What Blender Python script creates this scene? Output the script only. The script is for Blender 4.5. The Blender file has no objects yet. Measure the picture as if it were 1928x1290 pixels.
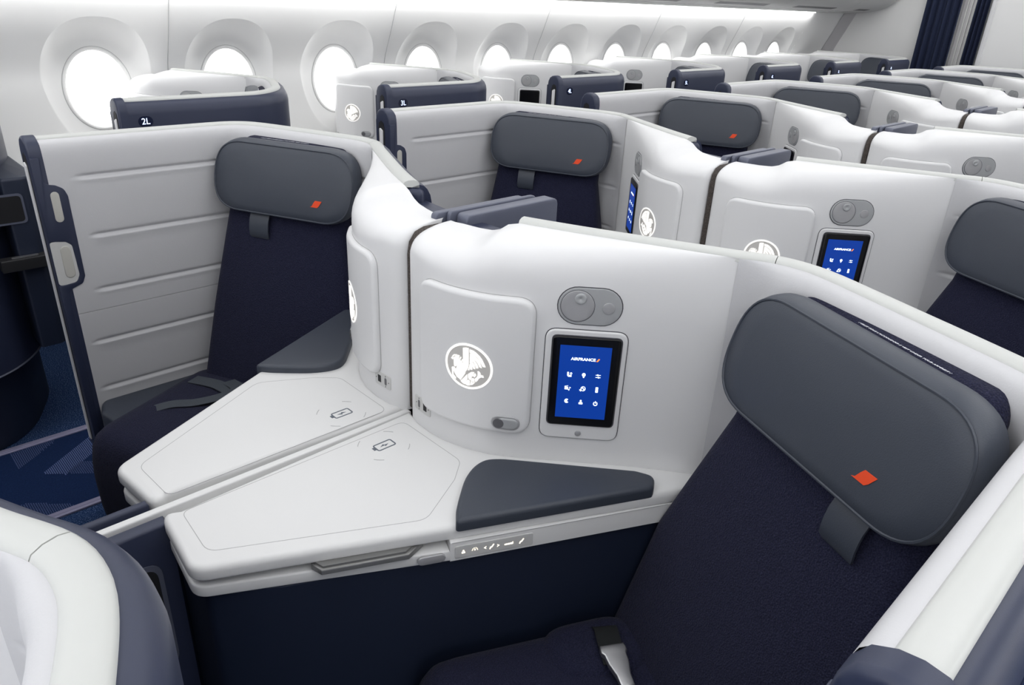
import bpy, bmesh, math, random
import json
from mathutils import Vector, Matrix, geometry
random.seed(3)
PI = math.pi
scene = bpy.context.scene
COL = scene.collection

# ------------------------------------------------------------------ camera
W_PX = 1928.0
F_PX = 1376.0
yaw, tilt, roll = math.radians(45.3195), math.radians(25.4340), math.radians(2.8115)
fw = Vector((-math.sin(yaw)*math.cos(tilt), math.cos(yaw)*math.cos(tilt), -math.sin(tilt)))
rt = Vector((math.cos(yaw), math.sin(yaw), 0))
up = rt.cross(fw)
r2 = math.cos(roll)*rt + math.sin(roll)*up
u2 = -math.sin(roll)*rt + math.cos(roll)*up
cd = bpy.data.cameras.new('camera')
cd.sensor_width = 36.0
cd.lens = F_PX/W_PX*36.0
cd.clip_start = 0.02
cam = bpy.data.objects.new('camera', cd)
M = Matrix.Identity(4)
for i in range(3):
    M[i][0] = r2[i]; M[i][1] = u2[i]; M[i][2] = -fw[i]
M[0][3], M[1][3], M[2][3] = 1.1422, 0.0, 1.58
cam.matrix_world = M
COL.objects.link(cam)
scene.camera = cam

# ------------------------------------------------------------------ world, lights, exposure
wd = bpy.data.worlds.new('daylight'); scene.world = wd; wd.use_nodes = True
wd.node_tree.nodes['Background'].inputs[0].default_value = (1.0, 1.0, 1.0, 1)
wd.node_tree.nodes['Background'].inputs[1].default_value = 4.0
scene.view_settings.view_transform = 'Standard'
scene.view_settings.look = 'None'
scene.view_settings.exposure = 0.0
scene.view_settings.gamma = 1.0
scene.view_settings.use_curve_mapping = False

def area(name, loc, sx, sy, power, rot=(0, 0, 0), col=(1, 1, 1)):
    l = bpy.data.lights.new(name, 'AREA'); l.shape = 'RECTANGLE'
    l.size = sx; l.size_y = sy; l.energy = power; l.color = col
    o = bpy.data.objects.new(name, l); o.location = loc; o.rotation_euler = rot
    COL.objects.link(o); return o
area('aisle_ceiling_lamp', (-1.40, 1.6, 2.14), 1.1, 14.0, 74)
area('aisle_ceiling_lamp', (1.40, 1.6, 2.14), 1.1, 14.0, 81)
area('centre_ceiling_lamp', (0.0, 1.6, 2.14), 1.0, 14.0, 58)
area('cove_lamp', (-2.582, 1.7, 1.553), 0.014, 12.1, 23, rot=(0, math.radians(18), 0))
area('cove_lamp', (2.565, 1.7, 1.550), 0.05, 12.1, 60, rot=(0, math.radians(-18), 0))
area('front_fill_lamp', (0.4, -5.9, 1.35), 3.6, 1.4, 75, rot=(math.radians(90), 0, 0))  # added fill lamp, out of view, brightens the faces turned forward

# ------------------------------------------------------------------ materials
def mat(name, col, rough=0.5, metal=0.0, spec=0.5, bump=None, noise=None, emit=None, sheen=0.0, coat=0.0):
    m = bpy.data.materials.new(name); m.use_nodes = True
    nt = m.node_tree; b = nt.nodes['Principled BSDF']
    b.inputs['Base Color'].default_value = (*col, 1)
    b.inputs['Roughness'].default_value = rough
    b.inputs['Metallic'].default_value = metal
    b.inputs['Specular IOR Level'].default_value = spec
    b.inputs['Sheen Weight'].default_value = sheen
    b.inputs['Coat Weight'].default_value = coat
    tc = nt.nodes.new('ShaderNodeTexCoord')
    if bump:
        kind, sc, st, dist = bump
        if kind == 'noise':
            t = nt.nodes.new('ShaderNodeTexNoise'); t.inputs['Scale'].default_value = sc
            t.inputs['Detail'].default_value = 3; out = t.outputs['Fac']
        elif kind == 'vor':
            t = nt.nodes.new('ShaderNodeTexVoronoi'); t.inputs['Scale'].default_value = sc; out = t.outputs['Distance']
        else:
            t = nt.nodes.new('ShaderNodeTexWave'); t.inputs['Scale'].default_value = sc
            t.inputs['Distortion'].default_value = 3.0; t.inputs['Detail Scale'].default_value = 2.0
            out = t.outputs['Fac']
        nt.links.new(tc.outputs['Object'], t.inputs['Vector'])
        bp = nt.nodes.new('ShaderNodeBump'); bp.inputs['Strength'].default_value = st
        bp.inputs['Distance'].default_value = dist
        nt.links.new(out, bp.inputs['Height']); nt.links.new(bp.outputs['Normal'], b.inputs['Normal'])
    if noise:
        sc, c2, lo, hi = noise
        t = nt.nodes.new('ShaderNodeTexNoise'); t.inputs['Scale'].default_value = sc; t.inputs['Detail'].default_value = 4
        nt.links.new(tc.outputs['Object'], t.inputs['Vector'])
        r = nt.nodes.new('ShaderNodeValToRGB')
        r.color_ramp.elements[0].position = lo; r.color_ramp.elements[0].color = (*col, 1)
        r.color_ramp.elements[1].position = hi; r.color_ramp.elements[1].color = (*c2, 1)
        nt.links.new(t.outputs['Fac'], r.inputs['Fac']); nt.links.new(r.outputs['Color'], b.inputs['Base Color'])
    if emit:
        b.inputs['Emission Color'].default_value = (*emit[0], 1); b.inputs['Emission Strength'].default_value = emit[1]
    return m

white = mat('white_shell_plastic', (0.765, 0.765, 0.77), 0.38, spec=0.4)
lidw = mat('white_table_laminate', (0.75, 0.75, 0.745), 0.45, spec=0.35)
sidew = mat('cabin_wall_plastic', (0.84, 0.84, 0.83), 0.55, spec=0.3)
railm = mat('pale_grey_rail', (0.57, 0.58, 0.56), 0.42)
leather = mat('pale_grey_leather', (0.57, 0.57, 0.585), 0.52, bump=('noise', 420, 0.12, 0.002))
navyp = mat('navy_plastic', (0.025, 0.032, 0.066), 0.42, spec=0.5, bump=('noise', 900, 0.06, 0.001))
navyside = mat('navy_console_panel', (0.008, 0.014, 0.034), 0.55, bump=('noise', 700, 0.05, 0.001))
slate = mat('slate_leather', (0.042, 0.050, 0.068), 0.45, bump=('vor', 520, 0.10, 0.0012))
slatep = mat('slate_plastic', (0.11, 0.12, 0.165), 0.40, spec=0.5)
fabric = mat('navy_woven_fabric', (0.009, 0.010, 0.027), 0.9, spec=0.15, bump=('vor', 330, 0.5, 0.003), noise=(480, (0.026, 0.028, 0.060), 0.38, 0.72), sheen=0.05)
webbing = mat('grey_webbing', (0.055, 0.065, 0.080), 0.7, bump=('wave', 180, 0.4, 0.001))
blackw = mat('black_webbing', (0.008, 0.010, 0.011), 0.8, bump=('wave', 200, 0.4, 0.001))
metal = mat('brushed_metal', (0.45, 0.45, 0.46), 0.42, metal=0.35, bump=('noise', 300, 0.05, 0.001))
plate = mat('satin_grey_plate', (0.40, 0.41, 0.42), 0.45, metal=0.1)
steel = mat('polished_buckle_steel', (0.55, 0.55, 0.56), 0.30, metal=0.9)
cream = mat('warm_grey_insert', (0.52, 0.51, 0.47), 0.5)
usbm = mat('light_grey_socket_plate', (0.60, 0.60, 0.59), 0.45)
dark = mat('dark_line', (0.06, 0.06, 0.07), 0.8)
seamg = mat('grey_seam', (0.42, 0.42, 0.42), 0.8)
mark = mat('slate_print', (0.13, 0.15, 0.18), 0.6)
black = mat('black_glass_frame', (0.004, 0.004, 0.005), 0.18)
blackm = mat('matt_black', (0.008, 0.008, 0.010), 0.6)
brush = mat('brown_brush_seal', (0.045, 0.035, 0.030), 0.95, bump=('noise', 500, 1.0, 0.004), noise=(350, (0.14, 0.12, 0.11), 0.4, 0.7))
red = mat('orange_red_tab', (0.80, 0.065, 0.010), 0.7)
thread = mat('white_thread', (0.75, 0.76, 0.80), 0.8)
glow = mat('backlit_crest', (0.9, 0.9, 0.88), 0.5, emit=((1.0, 0.97, 0.92), 0.6))
crestbase = mat('crest_diffuser', (0.64, 0.62, 0.59), 0.5)
icowarm = mat('lit_key_symbol', (0.9, 0.85, 0.75), 0.5, emit=((1.0, 0.86, 0.66), 2.0))
scrblue = mat('lit_blue_display', (0.0, 0.01, 0.08), 0.25, emit=((0.003, 0.038, 0.29), 1.0))
scrwhite = mat('lit_white_symbol', (0.5, 0.5, 0.5), 0.4, emit=((0.80, 0.92, 1.0), 1.6))
scrorange = mat('lit_orange_mark', (0.8, 0.2, 0.02), 0.4, emit=((1.0, 0.25, 0.03), 1.2))
numglow = mat('lit_row_number', (0.6, 0.7, 1.0), 0.4, emit=((0.62, 0.72, 1.0), 1.6))
coveg = mat('cove_led', (1, 1, 1), 0.5, emit=((1.0, 1.0, 1.0), 4.0))
curt = mat('navy_curtain_cloth', (0.012, 0.020, 0.055), 0.9, bump=('noise', 300, 0.3, 0.002))
greyp = mat('grey_bulkhead_trim', (0.50, 0.49, 0.50), 0.6)
binm = mat('bin_plastic', (0.60, 0.60, 0.595), 0.5)
trackm = mat('seat_track_cover', (0.30, 0.29, 0.42), 0.35, metal=0.3)
glassm = bpy.data.materials.new('window_glass'); glassm.use_nodes = True
_nt = glassm.node_tree; _nt.nodes.clear()
_o = _nt.nodes.new('ShaderNodeOutputMaterial'); _mx = _nt.nodes.new('ShaderNodeMixShader'); _t = _nt.nodes.new('ShaderNodeBsdfTransparent'); _g = _nt.nodes.new('ShaderNodeBsdfGlossy')
_mx.inputs[0].default_value = 0.05; _g.inputs['Roughness'].default_value = 0.02
_nt.links.new(_t.outputs[0], _mx.inputs[1]); _nt.links.new(_g.outputs[0], _mx.inputs[2]); _nt.links.new(_mx.outputs[0], _o.inputs[0])

def carpet_mat(name, base, fleck, pattern):
    m = bpy.data.materials.new(name); m.use_nodes = True; nt = m.node_tree; b = nt.nodes['Principled BSDF']
    b.inputs['Roughness'].default_value = 0.95; b.inputs['Specular IOR Level'].default_value = 0.1
    tc = nt.nodes.new('ShaderNodeTexCoord')
    n = nt.nodes.new('ShaderNodeTexNoise'); n.inputs['Scale'].default_value = 260; n.inputs['Detail'].default_value = 5
    nt.links.new(tc.outputs['Object'], n.inputs['Vector'])
    r = nt.nodes.new('ShaderNodeValToRGB'); r.color_ramp.elements[0].position = 0.52 if not pattern else 0.45
    r.color_ramp.elements[0].color = (*base, 1); r.color_ramp.elements[1].position = 0.68 if not pattern else 0.9; r.color_ramp.elements[1].color = (*fleck, 1)
    nt.links.new(n.outputs['Fac'], r.inputs['Fac']); nt.links.new(r.outputs['Color'], b.inputs['Base Color'])
    bp = nt.nodes.new('ShaderNodeBump'); bp.inputs['Strength'].default_value = 0.6; bp.inputs['Distance'].default_value = 0.004
    nt.links.new(n.outputs['Fac'], bp.inputs['Height']); nt.links.new(bp.outputs['Normal'], b.inputs['Normal'])
    return m
carpet = carpet_mat('blue_flecked_carpet', (0.010, 0.028, 0.085), (0.13, 0.19, 0.34), False)
carpet2 = carpet_mat('dark_blue_aisle_runner', (0.006, 0.016, 0.058), (0.014, 0.034, 0.10), True)
hatch = mat('woven_pale_blue_pattern', (0.10, 0.14, 0.30), 0.95)
hatchd = mat('woven_mid_blue_pattern', (0.045, 0.07, 0.17), 0.95)

# ------------------------------------------------------------------ mesh helpers
def link(name, bm, m, parent=None, side=1, smooth=40, keep=False):
    if side < 0:
        for v in bm.verts: v.co.x = -v.co.x
        bmesh.ops.reverse_faces(bm, faces=bm.faces[:])
    me = bpy.data.meshes.new(name); bm.to_mesh(me); bm.free()
    if smooth:
        me.shade_smooth(); me.set_sharp_from_angle(angle=math.radians(smooth))
    me.materials.append(m)
    o = bpy.data.objects.new(name, me); COL.objects.link(o)
    if parent is not None: o.parent = parent
    return o

def tag(o, label=None, cat=None, group=None, kind=None):
    if label: o['label'] = label
    if cat: o['category'] = cat
    if group: o['group'] = group
    if kind: o['kind'] = kind
    return o

def empty(name, loc=(0, 0, 0), label=None, cat=None, group=None):
    o = bpy.data.objects.new(name, None); COL.objects.link(o); o.location = loc; o.empty_display_size = 0.1
    return tag(o, label, cat, group)

def copy_tree(o, parent=None, skip=()):
    c = o.copy(); COL.objects.link(c)
    if parent is not None: c.parent = parent
    for ch in [x for x in bpy.data.objects if x.parent == o]:
        if ch.name.split('.')[0] in skip: continue
        copy_tree(ch, c, skip)
    return c

def norm_out(pts, closed=True):
    """left-hand normals scaled so that an offset keeps edges parallel (mitre)"""
    n = len(pts); out = []
    for i in range(n):
        a = pts[i-1] if (closed or i > 0) else pts[i]
        b = pts[i]
        c = pts[(i+1) % n] if (closed or i < n-1) else pts[i]
        d1 = (b[0]-a[0], b[1]-a[1]); d2 = (c[0]-b[0], c[1]-b[1])
        l1 = math.hypot(*d1) or 1e-9; l2 = math.hypot(*d2) or 1e-9
        if l1 < 1e-8: d1, l1 = d2, l2
        if l2 < 1e-8: d2, l2 = d1, l1
        n1 = (-d1[1]/l1, d1[0]/l1); n2 = (-d2[1]/l2, d2[0]/l2)
        mx, my = n1[0]+n2[0], n1[1]+n2[1]; ml = math.hypot(mx, my) or 1e-9
        mx /= ml; my /= ml
        k = max(0.5, mx*n1[0]+my*n1[1])
        out.append((mx/k, my/k))
    return out

def area2(p):
    return sum(p[i-1][0]*p[i][1]-p[i][0]*p[i-1][1] for i in range(len(p)))/2

def rpoly(pts, r, n=6):
    """round the corners of a closed polygon"""
    if not isinstance(r, (list, tuple)): r = [r]*len(pts)
    out = []
    N = len(pts)
    for i in range(N):
        a, b, c = Vector(pts[i-1]), Vector(pts[i]), Vector(pts[(i+1) % N])
        rr = r[i]
        if rr <= 0: out.append(tuple(b)); continue
        u, v = (a-b), (c-b); lu, lv = u.length, v.length; u.normalize(); v.normalize()
        ang = u.angle(v); d = min(rr/math.tan(ang/2), lu*0.49, lv*0.49)
        p, q = b+u*d, b+v*d
        for k in range(n+1):
            t = k/n
            w = b  # quadratic blend towards the corner, near circular
            pt = p*(1-t)**2 + w*2*t*(1-t) + q*t**2
            out.append((pt.x, pt.y))
    return out

def stadium(cx, cy, w, h, n=10, ang=0.0):
    r = min(w, h)/2; pts = []
    if w >= h:
        for k in range(n+1):
            a = -PI/2+PI*k/n; pts.append((w/2-r+r*math.cos(a), r*math.sin(a)))
        for k in range(n+1):
            a = PI/2+PI*k/n; pts.append((-w/2+r+r*math.cos(a), r*math.sin(a)))
    else:
        for k in range(n+1):
            a = PI*k/n; pts.append((r*math.cos(a), h/2-r+r*math.sin(a)))
        for k in range(n+1):
            a = PI+PI*k/n; pts.append((r*math.cos(a), -h/2+r+r*math.sin(a)))
    ca, sa = math.cos(ang), math.sin(ang)
    return [(cx+x*ca-y*sa, cy+x*sa+y*ca) for x, y in pts]

def rrect(x0, y0, x1, y1, r, n=5):
    return rpoly([(x0, y0), (x1, y0), (x1, y1), (x0, y1)], r, n)

def circle(cx, cy, r, n=28, ry=None):
    ry = ry or r
    return [(cx+r*math.cos(2*PI*k/n), cy+ry*math.sin(2*PI*k/n)) for k in range(n)]

def clean(pts):
    o = []
    for p in pts:
        if not o or math.hypot(p[0]-o[-1][0], p[1]-o[-1][1]) > 1e-5: o.append((p[0], p[1]))
    if math.hypot(o[0][0]-o[-1][0], o[0][1]-o[-1][1]) < 1e-5: o.pop()
    if area2(o) < 0: o.reverse()
    return o

def prism(bm, pts, z0, z1, bev=0.0, segs=4, bevbot=0.0):
    pts = clean(pts)
    nn = norm_out(pts)                       # left normals of a ccw loop point inwards
    rings = []
    if bevbot > 0:
        for k in range(segs+1):
            a = PI/2*k/segs; rings.append((z0+bevbot*(1-math.sin(a)), bevbot*(1-math.cos(a))))
        rings = [(z, i) for z, i in rings][::-1]
        rings = [(z0+bevbot*(1-math.sin(PI/2*k/segs)), bevbot*(1-math.cos(PI/2*k/segs))) for k in range(segs+1)][::-1]
        rings.sort(key=lambda q: q[0])
    else: rings.append((z0, 0.0))
    if bev > 0:
        for k in range(segs+1):
            a = PI/2*k/segs; rings.append((z1-bev*(1-math.sin(a)), bev*(1-math.cos(a))))
    else: rings.append((z1, 0.0))
    vr = [[bm.verts.new((p[0]+q[0]*ins, p[1]+q[1]*ins, z)) for p, q in zip(pts, nn)] for z, ins in rings]
    N = len(pts)
    for a, b in zip(vr[:-1], vr[1:]):
        for i in range(N):
            bm.faces.new((a[i], a[(i+1) % N], b[(i+1) % N], b[i]))
    def cap(ring, flip):
        tris = geometry.tessellate_polygon([[Vector((v.co.x, v.co.y, 0)) for v in ring]])
        for t in tris:
            vs = [ring[k] for k in t]
            ar = (vs[1].co-vs[0].co).cross(vs[2].co-vs[0].co).z
            if abs(ar) < 1e-14: continue
            if (ar < 0) != flip: vs.reverse()
            try: bm.faces.new(vs)
            except ValueError: pass
    cap(vr[-1], False); cap(vr[0], True)
    return bm

def mapped(bm, F, step=None, axis=0):
    """slice along axis so that the mesh can bend, then send each vertex through F"""
    if step:
        lo = min(v.co[axis] for v in bm.verts); hi = max(v.co[axis] for v in bm.verts)
        x = lo+step
        no = Vector((1, 0, 0)) if axis == 0 else Vector((0, 1, 0))
        while x < hi-1e-4:
            bmesh.ops.bisect_plane(bm, geom=bm.verts[:]+bm.edges[:]+bm.faces[:], plane_co=no*x, plane_no=no, dist=1e-6)
            x += step
    for v in bm.verts: v.co = F(v.co.x, v.co.y, v.co.z)
    return bm

def grid(bm, rows, close=False):
    vs = [[bm.verts.new(p) for p in r] for r in rows]
    for a, b in zip(vs[:-1], vs[1:]):
        n = len(a)
        for i in range(n if close else n-1):
            j = (i+1) % n
            try: bm.faces.new((a[i], a[j], b[j], b[i]))
            except ValueError: pass
    return vs

def boxm(bm, x0, x1, y0, y1, z0, z1, bev=0.0):
    return prism(bm, [(x0, y0), (x1, y0), (x1, y1), (x0, y1)], z0, z1, bev)

def tube(bm, pts, r, n=6, closed=False, ref=None):
    rows = []
    P = [Vector(p) for p in pts]; N = len(P)
    for i in range(N):
        a = P[i-1] if (closed or i) else P[i]; c = P[(i+1) % N] if (closed or i < N-1) else P[i]
        t = (c-a).normalized(); h = ref or (Vector((0, 0, 1)) if abs(t.z) < 0.9 else Vector((1, 0, 0)))
        u = t.cross(h).normalized(); w = u.cross(t)
        rows.append([tuple(P[i]+(u*math.cos(2*PI*k/n)+w*math.sin(2*PI*k/n))*r) for k in range(n)])
    if closed: rows.append(rows[0])
    vs = grid(bm, rows, True)
    if not closed:
        bm.faces.new(vs[0][::-1]); bm.faces.new(vs[-1])
    else: bmesh.ops.remove_doubles(bm, verts=bm.verts[:], dist=1e-7)
    return bm

def catmull(pts, n=8):
    P = [Vector(p) for p in pts]; out = []
    for i in range(len(P)-1):
        p0 = P[i-1] if i else P[0]*2-P[1]; p1, p2 = P[i], P[i+1]; p3 = P[i+2] if i+2 < len(P) else P[-1]*2-P[-2]
        for k in range(n):
            t = k/n
            out.append(0.5*((2*p1)+(p2-p0)*t+(2*p0-5*p1+4*p2-p3)*t*t+(3*p1-p0-3*p2+p3)*t**3))
    out.append(P[-1]); return out

class Path:
    def __init__(s, pts, smooth=True):
        s.p = [Vector((q[0], q[1])) for q in (catmull([Vector((a[0], a[1], 0)) for a in pts]) if smooth else pts)]
        s.L = [0.0]
        for a, b in zip(s.p[:-1], s.p[1:]): s.L.append(s.L[-1]+(b-a).length)
    def at(s, l):
        """point and right-hand normal"""
        l0 = l; L = s.L
        if l <= 0: i = 0
        elif l >= L[-1]: i = len(L)-2
        else:
            lo, hi = 0, len(L)-1
            while hi-lo > 1:
                m = (lo+hi)//2
                if L[m] <= l: lo = m
                else: hi = m
            i = lo
        a, b = s.p[i], s.p[i+1]; k = (l-L[i])/(L[i+1]-L[i]); P = a+(b-a)*k
        # smoothed tangent
        def tan(j):
            j = max(0, min(len(s.p)-1, j)); q = s.p[min(j+1, len(s.p)-1)]-s.p[max(j-1, 0)]; return q.normalized()
        kk = min(1, max(0, k)); t = (tan(i)*(1-kk)+tan(i+1)*kk).normalized()
        return P, Vector((t.y, -t.x))
    def param_x(s, x):
        for i in range(len(s.p)-1):
            a, b = s.p[i].x, s.p[i+1].x
            if (a-x)*(b-x) <= 0 and a != b: return s.L[i]+(x-a)/(b-a)*(s.L[i+1]-s.L[i])
        return s.L[-1]

def interp(tab, x):
    if x <= tab[0][0]: return tab[0][1]
    for (a, u), (b, v) in zip(tab[:-1], tab[1:]):
        if x <= b: return u+(v-u)*(x-a)/(b-a)
    return tab[-1][1]

_tc = {}
def text_bm(s, size, depth=0.0006, align='CENTER', bold=0.0, shear=0.0, xs=1.0):
    cu = bpy.data.curves.new('t', 'FONT'); cu.body = s; cu.size = size; cu.align_x = align; cu.align_y = 'CENTER'
    cu.extrude = depth/2; cu.offset = bold; cu.shear = shear; cu.resolution_u = 3
    o = bpy.data.objects.new('t', cu); COL.objects.link(o)
    bpy.context.view_layer.update()
    dg = bpy.context.evaluated_depsgraph_get(); me = bpy.data.meshes.new_from_object(o.evaluated_get(dg))
    bm = bmesh.new(); bm.from_mesh(me)
    for v in bm.verts: v.co.x *= xs; v.co.z += depth/2
    bpy.data.objects.remove(o); bpy.data.curves.remove(cu); bpy.data.meshes.remove(me)
    return bm

# ------------------------------------------------------------------ the shape of one suite (right-hand form; mirrored for the left one)
# plan frame: x = 0 on the line where two consoles meet, y = aft
WALL = Path([(0, .812), (.043, .806), (.098, .803), (.159, .811), (.219, .834), (.263, .864), (.304, .899), (.367, .957), (.445, 1.028), (.52, 1.088), (.566, 1.121)])
S = Path([(.178, .966), (.235, .988), (.293, 1.012), (.36, 1.042), (.425, 1.072), (.49, 1.102), (.55, 1.130), (.605, 1.157), (.652, 1.163), (.70, 1.154), (.78, 1.124), (.865, 1.090), (.94, 1.060), (1.015, 1.028), (1.058, 1.000), (1.082, .960), (1.09, .910), (1.09, .80), (1.09, .65), (1.09, .43)])
WALL_PTS = [(0, .812), (.043, .806), (.098, .803), (.159, .811), (.219, .834), (.263, .864), (.304, .899), (.367, .957), (.445, 1.028), (.52, 1.088), (.566, 1.121)]
S_PTS = [(.178, .966), (.235, .988), (.293, 1.012), (.36, 1.042), (.425, 1.072), (.49, 1.102), (.55, 1.130), (.605, 1.157), (.652, 1.163), (.70, 1.154), (.78, 1.124), (.865, 1.090), (.94, 1.060), (1.015, 1.028), (1.058, 1.000), (1.082, .960), (1.09, .910), (1.09, .80), (1.09, .65), (1.09, .43)]
S_WIN = [(.178, .966), (.235, .993), (.293, 1.025), (.36, 1.062), (.425, 1.097), (.49, 1.130), (.55, 1.160), (.605, 1.187), (.652, 1.197), (.70, 1.190), (.78, 1.165), (.865, 1.128), (.94, 1.094), (1.00, 1.052), (1.045, 1.005), (1.073, .960), (1.087, .92), (1.09, .87), (1.09, .80), (1.09, .65), (1.09, .43)]
W_WIN = [(x, y+.030*max(0, min(1, (x-.2)/.3))) for x, y in WALL_PTS]
def set_plan(window):
    global WALL, WL, S, SL, SJ, SR
    WALL = Path(W_WIN if window else WALL_PTS); WL = WALL.L[-1]
    S = Path(S_WIN if window else S_PTS); SL = S.L[-1]; SJ = S.param_x(.55); SR = S.param_x(.605)
set_plan(False)
def SW(s, t, z): return Vector((s*.903+t*.43, -s*.43+t*.903, z))   # seat frame: s across, t aft along the seat axis
def F(a, z, off):
    P, n = WALL.at(a); return Vector((P.x+n.x*off, P.y+n.y*off, z))
def G(t, z, off):
    return SW(.062, t, z)+Vector((.903, -.43, 0))*off

def T_at(a):
    """front edge of the wall's top"""
    if a < .25:
        tab = [(-.1, (.012, .925, 1.158)), (0, (.012, .925, 1.158)), (.10, (.085, .938, 1.158)), (.155, (.120, .943, 1.161)), (.185, (.140, .945, 1.168)), (.215, (.160, .946, 1.182)), (.25, (.188, .951, 1.190))]
        for (x0, u), (x1, v) in zip(tab[:-1], tab[1:]):
            if a <= x1:
                k = (a-x0)/(x1-x0); return Vector(u)*(1-k)+Vector(v)*k
    P, n = S.at(S.param_x(.188)*0.4+(a-.25)/(WL-.25)*(SJ-S.param_x(.188)*0.4)); Q = P+n*.018
    return Vector((Q.x, Q.y, 1.190))

def wall_bm():
    bm = bmesh.new(); cols = []
    for (x, y) in [(.009, .915), (.009, .885), (.009, .858), (.0095, .838), (.014, .822), (.026, .811)]:
        cols.append((Vector((x, y)), T_at(-.05)+Vector((max(0, x-.012), 0, 0))))
    a = .045
    while a < WL+1e-6:
        P, n = WALL.at(a); cols.append((P, T_at(a))); a += .0106
    P, n = WALL.at(WL); cols.append((P, T_at(WL)))
    rows = []
    for i, (P, T) in enumerate(cols):
        r = [(P.x, P.y, z) for z in (.735, .80, .88, .96, 1.03)]
        z1 = T.z-(.045+.03*min(1, max(0, (P.x-.06)/.14))); A = Vector((P.x, P.y, z1)); B = Vector((P.x, P.y, T.z-.018)); Cc = Vector((P.x*.72+T.x*.28, P.y*.72+T.y*.28, T.z-.001)); D = T
        for k in range(13):
            t = k/12; q = A*(1-t)**3+B*3*t*(1-t)**2+Cc*3*t*t*(1-t)+D*t**3; r.append(tuple(q))
        r.append((D.x, D.y+.004, D.z-.012))
        rows.append(r)
    grid(bm, rows); bmesh.ops.reverse_faces(bm, faces=bm.faces[:])
    return bm

def sweep_S(bm, prof, l0, l1, step=.012, capends=True, prof2=None):
    """profile = list of (offset to the outside, z); may be a function of l"""
    n = max(2, int((l1-l0)/step)); rows = []
    for i in range(n+1):
        l = l0+(l1-l0)*i/n; P, nn = S.at(l); pr = prof(l) if callable(prof) else prof
        rows.append([(P.x-nn.x*o, P.y-nn.y*o, z) for o, z in pr])
    vs = grid(bm, rows)
    if capends:
        for r, f in ((vs[0], 1), (vs[-1], 0)):
            try: bm.faces.new(r if f else r[::-1])
            except ValueError: pass
    bmesh.ops.recalc_face_normals(bm, faces=bm.faces[:])
    return bm

GROOVES = [(1.091, .512), (.929, .520), (.772, .507), (.617, .470), (.467, .466), (.31, .47)]
def panel_bm(window=False):
    bm = bmesh.new(); zs = set()
    for g, _ in GROOVES:
        for d in (-.016, -.011, -.008, -.0055, -.003, -.0015, 0, .0015, .003, .0055, .008, .011, .016): zs.add(round(g+d, 4))
    for z in (.704, .7075, .7095, .7108, .712, .7132, .7145, .7165, .720): zs.add(z)
    z = .34 if window else .12
    while z < 1.14: zs.add(round(z, 4)); z += .035
    zs = [q for q in sorted(zs) if (.32 if window else .1) < q < 1.135]
    top = [(.0, 1.140), (.02, 1.155), (.08, 1.168), (.22, 1.179), (.45, 1.1855), (.75, 1.189), (1.0, 1.190)]
    rows = []
    n = int((SL-SJ)/.0125)
    for i in range(n+1):
        l = SJ+(SL-.0135-SJ)*i/n; P, nn = S.at(l)
        e = min(1, (l-SJ)/.10); full = .018+.024*e*e*(3-2*e)
        r = []
        for z in zs:
            o = full
            for g, y0 in GROOVES:
                if abs(z-g) < .014:
                    k = 1.0
                    if l > SL-.7: k = min(1, max(0, (P.y-y0)/.012))
                    if l < SJ+.06: k = max(0, (l-SJ-.02)/.04)
                    d = (z-g)
                    o -= k*.006*math.exp(-((d-.001)/.0052)**2)
                    o += k*.0018*math.exp(-((d+.009)/.004)**2)
            if abs(z-.712) < .0008: o -= .004
            r.append((P.x+nn.x*o, P.y+nn.y*o, z))
        for k, z in top:
            o = full+(.0175-full)*k; r.append((P.x+nn.x*o, P.y+nn.y*o, z))
        rows.append(r)
    grid(bm, rows); bmesh.ops.recalc_face_normals(bm, faces=bm.faces[:])
    # normals must face the seat
    f = bm.faces[0]; 
    return bm

RAILP = [(-.0175, 1.183), (-.0175, 1.1905), (-.015, 1.1945), (-.006, 1.1975), (.006, 1.1975), (.015, 1.1945), (.0185, 1.190), (.0185, 1.180)]
SKINP = [(.0, 1.150), (.0, 1.181), (.0185, 1.1865), (.028, 1.184), (.037, 1.176), (.044, 1.162), (.047, 1.145), (.047, .9), (.047, .5), (.047, .03), (.0, .03)]

def skin_bm(window=False):
    bm = bmesh.new()
    zb = .30 if window else .03
    sweep_S(bm, [(o, z) for o, z in SKINP if z > .45]+[(.047, zb), (0, zb)], 0, SL, capends=True)
    # rear face of the white wall down to the centre line, with the low shelf above it
    for (x0, x1, y0, y1, zt) in ((.010, .165, .926, .992, 1.150),):
        pts = rpoly([(x0, y0), (.13, y0+.012), (.215, .965), (.20, 1.022), (x1, 1.004), (x0, y1)], [0, .01, .0, .02, .02, .02])
        prism(bm, pts, .03, zt, .010)
    # raised curl under the rail's end
    pts = [(.150, .975), (.180, .950), (.235, .985), (.225, 1.030), (.185, 1.015)]
    prism(bm, rpoly(pts, .012), 1.12, 1.180, .014)
    return bm

# plan of the console slab
SE = .062
_f = [(.002, .283), (.185, .262)]
def cpt(t, s=SE): v = SW(s, t, 0); return (v.x, v.y)
def slab_pts(x0=.002, inset=0.0, back=True):
    wp = [WALL.at(a)[0] for a in [WL*(1-k/14) for k in range(15)]]
    pts = [(x0, .283+inset), (.180, .266+inset), cpt(1.235, SE-inset)] 
    pts = rpoly(pts+[(.57, 1.14)], [.022, .038, 0, 0], 8)
    pts += [(p.x, p.y+.004) for p in wp if p.x > x0+.01] + [(x0, .822)]
    return pts

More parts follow.
